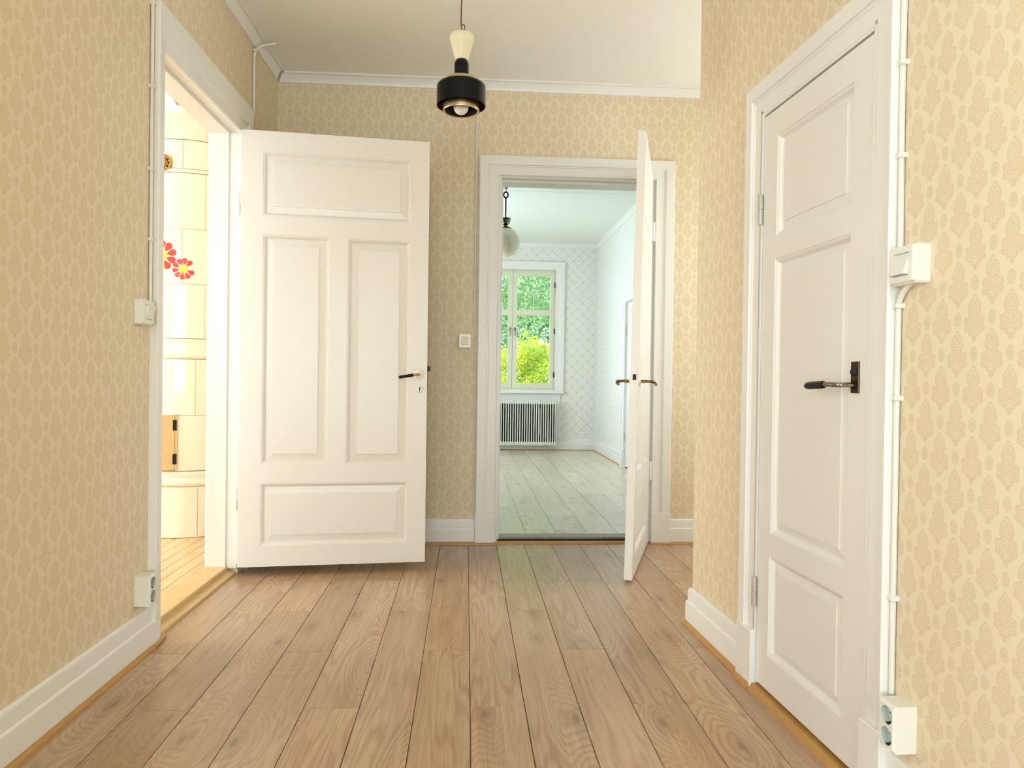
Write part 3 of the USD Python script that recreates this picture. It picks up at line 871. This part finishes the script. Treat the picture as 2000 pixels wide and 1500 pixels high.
obj('reflector', lathe([(.0600, lz(219.5)), (.0590, lz(200)), (.045, lz(182)), (.02, lz(176)), (0, lz(176))], (LX, LY, 0), 56), 'iron', pl, smooth=35)
obj('bulb', lathe([(.0, lz(226.3))] + [(.0285 * math.sin(a), lz(211.5) - .0285 * math.cos(a)) for a in np.linspace(.15, 2.5, 14)] + [(.013, lz(180)), (0, lz(180))], (LX, LY, 0), 32), 'bulb', pl, smooth=True)

# ================================================================== the left room with the tiled stove
FLo = Fr(FL.p(0, -.125, 0), FL.d, -FL.n)
wall('wall_left', FLo, .7, 5.1, 2.80, .004, [(2.582, 3.500, -.01, 2.102)], 'cream', 'stove room side of the wall between hall and stove room')
FA = Fr((0, 5.02, 0), (1, 0, 0), (0, -1, 0))
wall('wall_back', FA, -4.7, -1.15, 2.80, .1, [], 'cream', 'cream wall behind the tiled stove')
FAf = Fr((0, .75, 0), (1, 0, 0), (0, 1, 0))
wall('wall_front', FAf, -4.7, -1.15, 2.80, .1, [(-3.10, -1.60, .75, 2.25)], 'cream', 'stove room wall with the unseen window')
FAl = Fr((-4.6, 0, 0), (0, 1, 0), (1, 0, 0))
wall('wall_left', FAl, .7, 5.1, 2.80, .1, [(2.45, 3.95, .75, 2.25)], 'cream', 'far side wall of the stove room')
obj('ceiling', cbox(-4.7, -1.18, .65, 5.12, 2.72, 2.84), 'cream', label='cream ceiling of the stove room', cat='ceiling', kind='structure')
f3 = thing('floor', (-2, 3, 0), 'light strip laminate floor of the stove room', 'floor', kind='structure')
obj('underlay', cbox(-4.65, -1.19, .7, 5.05, -.06, -.0075), 'under', f3)
planks(f3, -3.4, 1.9, -1.245, 5.0, .0655, .62, lambda k: (k * .237) % .62, 'oak3', origin=-1.245)
obj('floor_stuff', cat_(cbox(-4.6, -3.402, .75, 5.0, -.008, 0), cbox(-3.4, -1.245, .75, 1.898, -.008, 0)), 'oak3', f3)
t4 = casing(Fr(FL.p(0, -.129, 0), FL.d, -FL.n), 2.602, 3.480, 2.082, .10, .10, .10, 'white frame of the left doorway on the stove room side', plinth=0)

SC = np.array([-1.558, 4.268]) + .33 * np.array([-.343, .939]) / np.linalg.norm([-.343, .939])
A0 = math.atan2(-.939, .343)          # direction of the stove front that faces the viewer
st = thing('tiled_stove', (SC[0], SC[1], 0), 'tall round white glazed tile stove seen through the left doorway', 'tiled stove')


def cyl_patch(r, a0, a1, z0, z1, b=.004, na=8, dz=None):
    aa = np.r_[a0, a0 + b / r, np.linspace(a0 + b / r, a1 - b / r, na)[1:-1], a1 - b / r, a1]
    zz_ = np.array([z0, z0 + b, z1 - b, z1])
    v, f = [], []
    for i, a in enumerate(aa):
        for j, z in enumerate(zz_):
            e = (i in (0, len(aa) - 1)) or (j in (0, 3))
            rr = r - (.005 if e else 0)
            v.append((SC[0] + rr * math.cos(a), SC[1] + rr * math.sin(a), z))
    for i in range(len(aa) - 1):
        for j in range(3):
            p = i * 4 + j
            f += [(p, p + 4, p + 5), (p, p + 5, p + 1)]
    return np.array(v), np.array(f)


obj('stove_core', lathe([(.335, 0), (.335, .29), (.3255, .30), (.3255, 2.45), (.26, 2.66), (0, 2.66)], (SC[0], SC[1], 0), 56), 'grout', st, smooth=30)
j1, j2 = A0 - 13.0 * math.pi / 180, A0 + 8.6 * math.pi / 180
HA = A0 - math.radians(18.0)           # right edge of the hatch
for z0, z1, r, ja in ((.0, .297, .342, A0 + .06), (.381, .702, .33, None), (.702, 1.028, .33, A0 + .01), (1.141, 1.456, .33, j2), (1.456, 1.771, .33, j1), (1.771, 2.091, .33, j2), (2.111, 2.279, .33, j1)):
    if ja is None:
        segs = [(HA, HA + math.pi / 4)] + [(HA + math.pi / 4 * k, HA + math.pi / 4 * (k + 1)) for k in range(1, 6)] + [(HA + math.pi * 1.5, HA + 2 * math.pi - .62)]
    else:
        segs = [(ja + math.pi / 4 * k, ja + math.pi / 4 * (k + 1)) for k in range(8)]
    for a, b in segs:
        obj('tile', cyl_patch(r, a + .0012, b - .0012, z0 + .0005, z1 - .0005), 'tile', st, smooth=40)
MOULD = [('base_moulding', [(.342, .297), (.350, .300), (.358, .312), (.358, .322), (.350, .334), (.346, .350), (.352, .362), (.350, .372), (.336, .381)]),
         ('waist_moulding', [(.331, 1.028), (.337, 1.031), (.345, 1.042), (.347, 1.052), (.341, 1.064), (.336, 1.072), (.336, 1.120), (.341, 1.126), (.339, 1.136), (.331, 1.141)]),
         ('band_moulding', [(.331, 2.091), (.336, 2.094), (.337, 2.101), (.336, 2.108), (.331, 2.111)]),
         ('cornice_moulding', [(.331, 2.279), (.338, 2.283), (.346, 2.292), (.342, 2.304), (.345, 2.312), (.356, 2.320), (.372, 2.338), (.392, 2.349), (.402, 2.353), (.404, 2.368), (.395, 2.376), (.372, 2.380), (.368, 2.386)])]
for nm, pr in MOULD:
    for k in range(8):
        a0, a1 = j2 + k * math.pi / 4 + .001, j2 + (k + 1) * math.pi / 4 - .001
        v, f, n = [], [], 9
        for q in np.linspace(a0, a1, n):
            for r, z in pr:
                v.append((SC[0] + r * math.cos(q), SC[1] + r * math.sin(q), z))
        m = len(pr)
        for i in range(n - 1):
            for j in range(m - 1):
                p = i * m + j
                f += [(p, p + m, p + m + 1), (p, p + m + 1, p + 1)]
        obj(nm, (np.array(v), np.array(f)), 'tile', st, smooth=45)
# crest: a raised curved pediment above the cornice with a scooped shoulder, then a lower straight top
v, f, n = [], [], 33
for q in np.linspace(A0 - 2.1, A0 + 2.0, n):
    d = math.degrees(q - A0)
    h = 2.452 - .020 * (1 / (1 + math.exp((d + 8) * .5))) * 0 + (.13 / (1 + math.exp((d + 22) * .55)))
    for r, z in ((.366, 2.38), (.352, 2.405), (.345, 2.43), (.352, h - .022), (.366, h - .014), (.370, h - .004), (.360, h), (.30, h)):
        v.append((SC[0] + r * math.cos(q), SC[1] + r * math.sin(q), z))
for i in range(n - 1):
    for j in range(7):
        p = i * 8 + j
        f += [(p, p + 8, p + 9), (p, p + 9, p + 1)]
obj('crest', (np.array(v), np.array(f)), 'tile', st, smooth=45)
ra = A0 - math.radians(31)
rd = np.array([math.cos(ra), math.sin(ra), 0])
rc = np.array([SC[0], SC[1], 2.142]) + rd * .329
ros = obj('vent_rosette', lathe([(0, .010), (.012, .012), (.016, .008), (.036, .008), (.041, .013), (.047, .012), (.050, 0)], rc, 36, rd), 'brasspol', st, smooth=35, label='round brass vent rosette')
rt = np.array([-rd[1], rd[0], 0])
for k in range(8):
    a = k * math.pi / 4
    c = rc + rd * .0125 + .026 * (math.cos(a) * rt + math.sin(a) * np.array([0, 0, 1.0]))
    obj('rosette_petal', lathe([(0, .004), (.006, .003), (.008, 0)], c, 10, rd), 'bronze', ros, smooth=40)
# wooden hatch leaf
hd = np.array([math.cos(HA), math.sin(HA), 0])
ht = np.array([-hd[1], hd[0], 0])
ha = np.array([SC[0], SC[1], 0]) + hd * .338
FH = Fr(ha, -(np.array([0.88, 0.475, 0])), np.array([0.475, -0.88, 0]))
ht_ = obj('hatch', FH(cat_(cbox(.0, .105, -.012, .010, .392, .706, .002), cbox(.106, .21, -.012, .010, .392, .706, .002), cbox(.211, .30, -.012, .010, .392, .706, .002))), 'hatch', st, label='bare pine hatch')
obj('hatch_edge', FH(cbox(-.016, -.001, -.02, .006, .390, .710, .002)), 'hatch', ht_)
for z in (.648, .455):
    obj('hatch_hinge', FH(cbox(-.010, .010, .009, .014, z - .030, z + .030, .001)), 'iron', ht_)


def cyl_pts(pts2, r):
    """(arc metres from the front direction, z) -> on the stove"""
    return np.array([(SC[0] + r * math.cos(A0 + s / r), SC[1] + r * math.sin(A0 + s / r), z) for s, z in pts2])


def sticker(s0, z0, R, n, miss, label, reds, turn=0.0):
    c = cyl_pts([(s0, z0)], .3312)[0]
    t = thing('flower_sticker', c, label, 'sticker', 'flower stickers on the stove')
    for k in range(n):
        if k in miss:
            continue
        a = turn + 2 * math.pi * k / n
        loop = []
        for q in np.linspace(0, 2 * math.pi, 20, endpoint=False):
            u = .70 + .30 * math.cos(q)
            w = .275 * math.sin(q) * (.62 + .38 * math.cos(q) + .1)
            loop.append((s0 + R * (u * math.cos(a) - w * math.sin(a)), z0 + R * (u * math.sin(a) + w * math.cos(a))))
        v2, f2 = tri2d(loop)
        m0, m1 = cyl_pts(v2, .3318), cyl_pts(v2, .3304)
        k_ = len(v2)
        f2 = np.array(f2)
        e = Polygon(loop)
        obj('petal', (np.vstack([m0, m1]), np.vstack([f2, f2[:, ::-1] + k_])), reds[k % len(reds)], t)
    loop = [(s0 + R * .36 * math.cos(q), z0 + R * .36 * math.sin(q)) for q in np.linspace(0, 2 * math.pi, 28, endpoint=False)]
    v2, f2 = tri2d(loop)
    f2 = np.array(f2)
    obj('flower_centre', (np.vstack([cyl_pts(v2, .3322), cyl_pts(v2, .3304)]), np.vstack([f2, f2[:, ::-1] + len(v2)])), 'yellow', t, label='yellow flower centre')


sticker(-.066, 1.541, .062, 10, (0,), 'small red flower sticker with a torn petal on the tiled stove', ['red2', 'red', 'red2'], .18)
sticker(-.192, 1.615, .088, 10, (), 'larger red flower sticker cut off by the door frame on the tiled stove', ['red'], .25)

# ================================================================== the far room
YW, XR, ZF = 9.385, 1.695, 2.69
FB2 = Fr((0, 4.25, 0), (1, 0, 0), (0, 1, 0))
wall('wall_front', FB2, -1.08, 1.80, 2.80, .004, [(.163, 1.075, -.01, 2.098)], 'trellis', 'far room side of the wall with the doorway')
FK = Fr((0, YW, 0), (1, 0, 0), (0, -1, 0))
wall('wall_back', FK, -1.15, 1.90, 2.80, .22, [(.030, 1.148, .785, 2.345)], 'trellis', 'window wall of the far room in white trellis paper')
FRR = Fr((XR, 0, 0), (0, 1, 0), (-1, 0, 0))
wall('wall_right', FRR, 4.2, 9.5, 2.80, .1, [(6.92, 7.65, -.01, 1.76)], 'trellis', 'right wall of the far room in white trellis paper with a low door')
FLL = Fr((-1.05, 0, 0), (0, 1, 0), (1, 0, 0))
wall('wall_left', FLL, 4.2, 9.5, 2.80, .1, [(6.3, 8.3, .6, 2.35)], 'trellis', 'unseen left wall of the far room')
ce = thing('ceiling', (-.4, 6.8, ZF), 'pale board ceiling of the far room', 'ceiling', kind='structure')
yb_ = [4.20, 5.47, 6.78, 8.05, 9.42]
for a, b in zip(yb_[:-1], yb_[1:]):
    obj('panel', cbox(-1.10, 1.80, a + .0015, b - .0015, ZF, ZF + .02, .004), 'ceiling2', ce)
obj('ceiling_backing', cbox(-1.15, 1.85, 4.15, 9.65, ZF + .018, ZF + .12), 'ceiling2', ce)
f2 = thing('floor', (0, 6.8, 0), 'pale grey oak laminate floor of the far room', 'floor', kind='structure')
obj('underlay', cbox(-1.10, 1.8, 4.24, 9.5, -.06, -.0075), 'under', f2)
planks(f2, -1.05, 4.245, XR, YW, .19, 1.28, lambda k: 4.0 + (k * .47) % 1.28, 'oak2', origin=.18)
cornice(FK, -1.05, XR, ZF, 'white cornice over the window of the far room')
cornice(FRR, 4.25, YW, ZF, 'white cornice over the right wall of the far room')
skirting('baseboard_back', FK, -1.05, XR, 'white baseboard below the window and radiator', m1=-1.0)
skirting('baseboard_right', FRR, 7.745, YW, 'white baseboard in the far right corner', m1=-1.0)
skirting('baseboard_right', FRR, 4.25, 6.82, 'white baseboard on the near part of the right wall of the far room')
quarter(FK, -1.05, XR, 'honey strip along the window wall of the far room', r=.010)
quarter(FRR, 7.745, YW, 'honey strip along the right wall of the far room', r=.010)
t5 = casing(FRR, 6.92, 7.65, 1.76, .10, .10, .10, 'white frame of the low door inside the far room')
d4 = thing('door_4', (XR, 7.64, .02), 'low white door in the right wall of the far room, mostly hidden', 'door', kind='structure')
FD4 = Fr((XR + .012, 0, 0), (0, 1, 0), (1, 0, 0))
poly = sbox(6.93, .02, 7.64, 1.75).difference(sbox(7.02, 1.36, 7.55, 1.66)).difference(sbox(7.02, .5, 7.55, 1.28)).difference(sbox(7.02, .12, 7.55, .42))
obj('leaf_frame', FD4(extr(poly, 0, .035)), 'paint', d4)
for p in ((7.02, 7.55, 1.36, 1.66), (7.02, 7.55, .5, 1.28), (7.02, 7.55, .12, .42)):
    a = rings(p, PANEL_FLAT, lambda d: d)
    b = rings(p, PANEL_FLAT, lambda d: .035 - d)
    obj('panel', FD4(cat_(a, (b[0], b[1][:, ::-1]))), 'paint', d4)
for z in (1.46, .32):
    obj('hinge', FRR(lathe([(0, .045), (.008, .045), (.008, -.045), (0, -.045)], (7.646, .002, z), 12)), 'steel', d4, smooth=40)

# window
tw = thing(numbered_trim(), (.588, YW, .76), 'white moulded frame around the far window', 'window frame', kind='structure')
WS = [(q if q < .9 else .115 - (1 - q), n) for q, n in CAS]
obj('upright_board', FK(loft(WS, lambda a, n: (.030 - a, n, .76), lambda a, n: (.030 - a, n, 2.345 + a * .9))), 'trim', tw, smooth=30)
obj('upright_board', FK(loft(WS, lambda a, n: (1.148 + a, n, .76), lambda a, n: (1.148 + a, n, 2.345 + a * .9))), 'trim', tw, smooth=30)
obj('head_board', FK(loft([(q * .9, n) for q, n in WS], lambda a, n: (.030 - a / .9, n, 2.345 + a), lambda a, n: (1.148 + a / .9, n, 2.345 + a))), 'trim', tw, smooth=30)
obj('apron_board', FK(cbox(-.07, 1.10, 0, .010, .145, .735)), 'trim', tw)
obj('apron_upright', FK(cbox(1.10, 1.225, 0, .018, .145, .735, .002)), 'trim', tw)
obj('apron_upright', FK(cbox(-.19, -.07, 0, .018, .145, .735, .002)), 'trim', tw)
obj('window_sill', FK(cat_(cbox(-.09, 1.262, -.05, .065, .737, .766, .006))), 'trim', tw)
wn = thing('window_1', (.588, YW, .78), 'pale two-leaf window of the far room, small panes above large panes', 'window', kind='structure')
obj('outer_frame', FK(extr(sbox(.026, .775, 1.152, 2.349).difference(sbox(.050, .800, 1.128, 2.325)), -.14, -.030)), 'sash', wn)
for s0, s1, hs in ((.048, .5865, 1), (.5895, 1.130, -1)):
    a, b = s0 + .057, s1 - .053
    if hs > 0:
        a, b = s0 + .053, s1 - .057
    up, lo = (1.822, 2.270), (.872, 1.752)
    fr_ = sbox(s0, .800, s1, 2.328).difference(sbox(a, up[0], b, up[1])).difference(sbox(a, lo[0], b, lo[1]))
    sa = obj('sash', FK(extr(fr_, -.075, -.022)), 'sash', wn)
    xm, zm = (a + b) / 2, (up[0] + up[1]) / 2
    obj('glazing_bar', FK(cbox(xm - .005, xm + .005, -.058, -.042, *up)), 'sash', sa)
    obj('glazing_bar', FK(cbox(a, b, -.058, -.042, zm - .005, zm + .005)), 'sash', sa)
    for q0, q1, z0, z1 in ((a, xm, up[0], zm), (xm, b, up[0], zm), (a, xm, zm, up[1]), (xm, b, zm, up[1]), (a, b, lo[0], lo[1])):
        obj('pane', FK(cbox(q0 - .002, q1 + .002, -.052, -.049, z0 - .002, z1 + .002)), 'glass', sa)
    hx = (s1 - .030) if hs > 0 else (s0 + .030)
    obj('window_catch', FK(cat_(cbox(hx - .010, hx + .010, -.022, -.016, 1.545, 1.590, .002), tube([(hx, -.016, 1.580), (hx, .004, 1.578), (hx, .010, 1.565), (hx + .004, .012, 1.53), (hx + .002, .012, 1.475)], [.006, .006, .0065, .0065, .005], 10))), 'chrome', sa, smooth=40, label='metal catch')
    hx = s0 - .004 if hs > 0 else s1 + .004
    for z in (2.15, 1.55, .98):
        obj('window_hinge', FK(lathe([(0, .035), (.0065, .035), (.0065, -.035), (0, -.035)], (hx, -.018, z), 10)), 'iron', wn, smooth=40)
obj('meeting_strip', FK(cbox(.579, .5865, -.022, -.0175, .80, 2.328)), 'sash', wn)

# radiator
ra_ = thing('radiator', (.588, YW - .09, .066), 'white column radiator below the far window', 'radiator')
n_col, pitch = 38, .0302
x0_ = .588 - n_col * pitch / 2
for k in range(n_col):
    c = x0_ + (k + .5) * pitch
    m = cat_(FK(cbox(c - .0143, c + .0143, .050, .128, .600, .652, .007)), FK(cbox(c - .0070, c + .0070, .054, .124, .10, .625, .005)), FK(cbox(c - .0143, c + .0143, .050, .128, .068, .118, .007)))
    obj('radiator_column', m, 'radiator', ra_)
obj('header_pipe', FK(tube([(x0_ + .01, .089, .626), (x0_ + n_col * pitch - .01, .089, .626)], .018, 12)), 'radiator', ra_, smooth=40)
obj('header_pipe', FK(tube([(x0_ + .01, .089, .093), (x0_ + n_col * pitch - .01, .089, .093)], .018, 12)), 'radiator', ra_, smooth=40)
obj('back_plate', FK(cbox(x0_ + .004, x0_ + n_col * pitch - .004, .040, .046, .09, .63)), 'dark', ra_, label='dark back between the columns')
for q in (.2, .95):
    obj('bracket', FK(cbox(q, q + .02, .009, .05, .2, .55)), 'radiator', ra_)
obj('end_plate', FK(cbox(x0_ + n_col * pitch + .001, x0_ + n_col * pitch + .009, .046, .130, .075, .645, .003)), 'radiator', ra_)

# globe lamp
GX, GY, GZ = .338, 6.63, 2.181
gl = thing('globe_lamp', (GX, GY, GZ), 'opal globe lamp hanging on a rod in the far room', 'pendant lamp')
obj('ceiling_hook', cat_(lathe([(0, ZF), (.030, ZF), (.028, ZF - .008), (.010, ZF - .022), (0, ZF - .022)], (GX, GY, 0), 24), tube([(GX, GY, ZF - .02), (GX + .006, GY, ZF - .04), (GX, GY, ZF - .055)], .004, 8)), 'chrome', gl, smooth=40)
lp = [(GX + .020 * math.cos(a), GY, ZF - .078 + .026 * math.sin(a)) for a in np.linspace(0, 2 * math.pi, 20)]
obj('hanger_ring', tube(lp, .007, 10), 'black', gl, smooth=40)
obj('rod', tube([(GX, GY, ZF - .10), (GX, GY, 2.33)], .0065, 10), 'black', gl, smooth=40)
obj('cup', lathe([(.046, 2.400), (.048, 2.396), (.046, 2.375), (.036, 2.348), (.020, 2.335), (.008, 2.331)], (GX, GY, 0), 32), 'smoke', gl, smooth=40)
obj('gallery', lathe([(.009, 2.335), (.012, 2.326), (.040, 2.318), (.060, 2.304), (.060, 2.298), (0, 2.298)], (GX, GY, 0), 32), 'black', gl, smooth=40)
obj('globe', lathe([(.134 * math.sin(a), GZ - .134 * math.cos(a)) for a in np.linspace(0.0, 2.75, 30)], (GX, GY, 0), 48), 'opal', gl, smooth=True, label='opal glass globe')

# ================================================================== the garden behind the far window
obj('lawn', cbox(-30, 30, 9.8, 60, -.62, -.52), 'lawn', label='green lawn outside the far window', cat='lawn', kind='structure')


def leaves(c, size, rng, up=0.5):
    n = len(c)
    d = rng.normal(size=(n, 3))
    d /= np.linalg.norm(d, axis=1, keepdims=True)
    e = rng.normal(size=(n, 3))
    e = np.cross(d, e)
    e /= np.linalg.norm(e, axis=1, keepdims=True)
    s = size * rng.uniform(.7, 1.3, (n, 1))
    v = np.stack([c - d * s, c + e * s * .5, c + d * s, c - e * s * .5], 1).reshape(-1, 3)
    b = np.arange(n)[:, None] * 4
    f = np.vstack([b + [0, 1, 2], b + [0, 2, 3]])
    return v, f


def bush(name, c, r, n, size, mat, label, seed, group=None, cat='shrub'):
    rng = np.random.default_rng(seed)
    d = rng.normal(size=(n, 3))
    d /= np.linalg.norm(d, axis=1, keepdims=True)
    bump_ = 1 + .16 * np.sin(d[:, :1] * 7 + seed) * np.sin(d[:, 2:] * 6 + 1) + .10 * np.sin(d[:, 1:2] * 11)
    p = np.asarray(c) + d * np.asarray(r) * bump_ * rng.uniform(.72, 1.02, (n, 1))
    p = p[p[:, 2] > -.50]
    t = thing(name, (c[0], c[1], -.52), label, cat, 'shrubs outside the window' if cat == 'shrub' else None)
    obj('foliage', leaves(p, size, rng), mat, t, kind='stuff')
    st_ = [tube([(c[0] + .1 * math.cos(a), c[1] + .1 * math.sin(a), -.53), (c[0] + r[0] * .4 * math.cos(a), c[1] + r[1] * .4 * math.sin(a), c[2] + .2 * r[2])], [.03, .012], 6) for a in (0, 1.3, 2.6, 3.9, 5.2)]
    for q in st_:
        obj('stem', q, 'twig', t)


def weeping(name, c, R, H, n, label, seed, mat='birch'):
    """tree with leaves strung along hanging twigs"""
    rng = np.random.default_rng(seed)
    P = []
    ns = n // 60
    for _ in range(ns):
        a, rr = rng.uniform(0, 2 * math.pi), R * math.sqrt(rng.uniform(.05, 1))
        top = H * (1 - .45 * (rr / R) ** 2) + rng.normal() * .25
        ln = rng.uniform(1.6, 4.2)
        k = np.sort(rng.uniform(0, 1, 60))
        x = c[0] + rr * math.cos(a) + .10 * np.sin(k * 4 + a) + rng.normal(size=60) * .05
        y = c[1] + rr * math.sin(a) + rng.normal(size=60) * .05
        z = np.maximum(top - k * ln, -.4 + rng.uniform(0, .6))
        P.append(np.stack([x, y, z], 1))
    t = thing(name, (c[0], c[1], -.52), label, 'tree', 'birches in the garden')
    obj('foliage', leaves(np.vstack(P), .046, rng), mat, t, kind='stuff')
    obj('trunk', tube([(c[0], c[1], -.56), (c[0] + .06, c[1], 1.5), (c[0], c[1] + .05, H * .9)], [.22, .16, .05], 10), 'bark', t, smooth=60)


bush('golden_shrub', (1.42, 15.0, .35), (1.02, .9, 1.35), 14000, .042, 'gold', 'bright yellow rounded shrub outside the right window leaf', 3)
bush('golden_shrub', (-.12, 17.2, .85), (.88, .9, 1.75), 12000, .042, 'gold', 'bright yellow shrub outside the left window leaf', 4)
bush('green_shrub', (1.64, 12.9, -.02), (.74, .5, .74), 9000, .042, 'green', 'low blue-green shrub in front of the yellow one', 5)
weeping('weeping_birch', (.8, 22.2, 0), 3.1, 8.4, 105000, 'pale green weeping birch straight behind the yellow shrubs', 11)
weeping('weeping_birch', (7.6, 24.0, 0), 3.0, 8.8, 34000, 'pale green weeping birch to the right in the garden', 12)
weeping('weeping_birch', (-6.0, 23.5, 0), 3.0, 9.0, 34000, 'pale green weeping birch to the left in the garden', 13)
bush('hedge', (1.5, 31, 1.2), (9, 1.5, 3.4), 26000, .15, 'green', 'dense green hedge across the end of the garden', 9, cat='hedge')
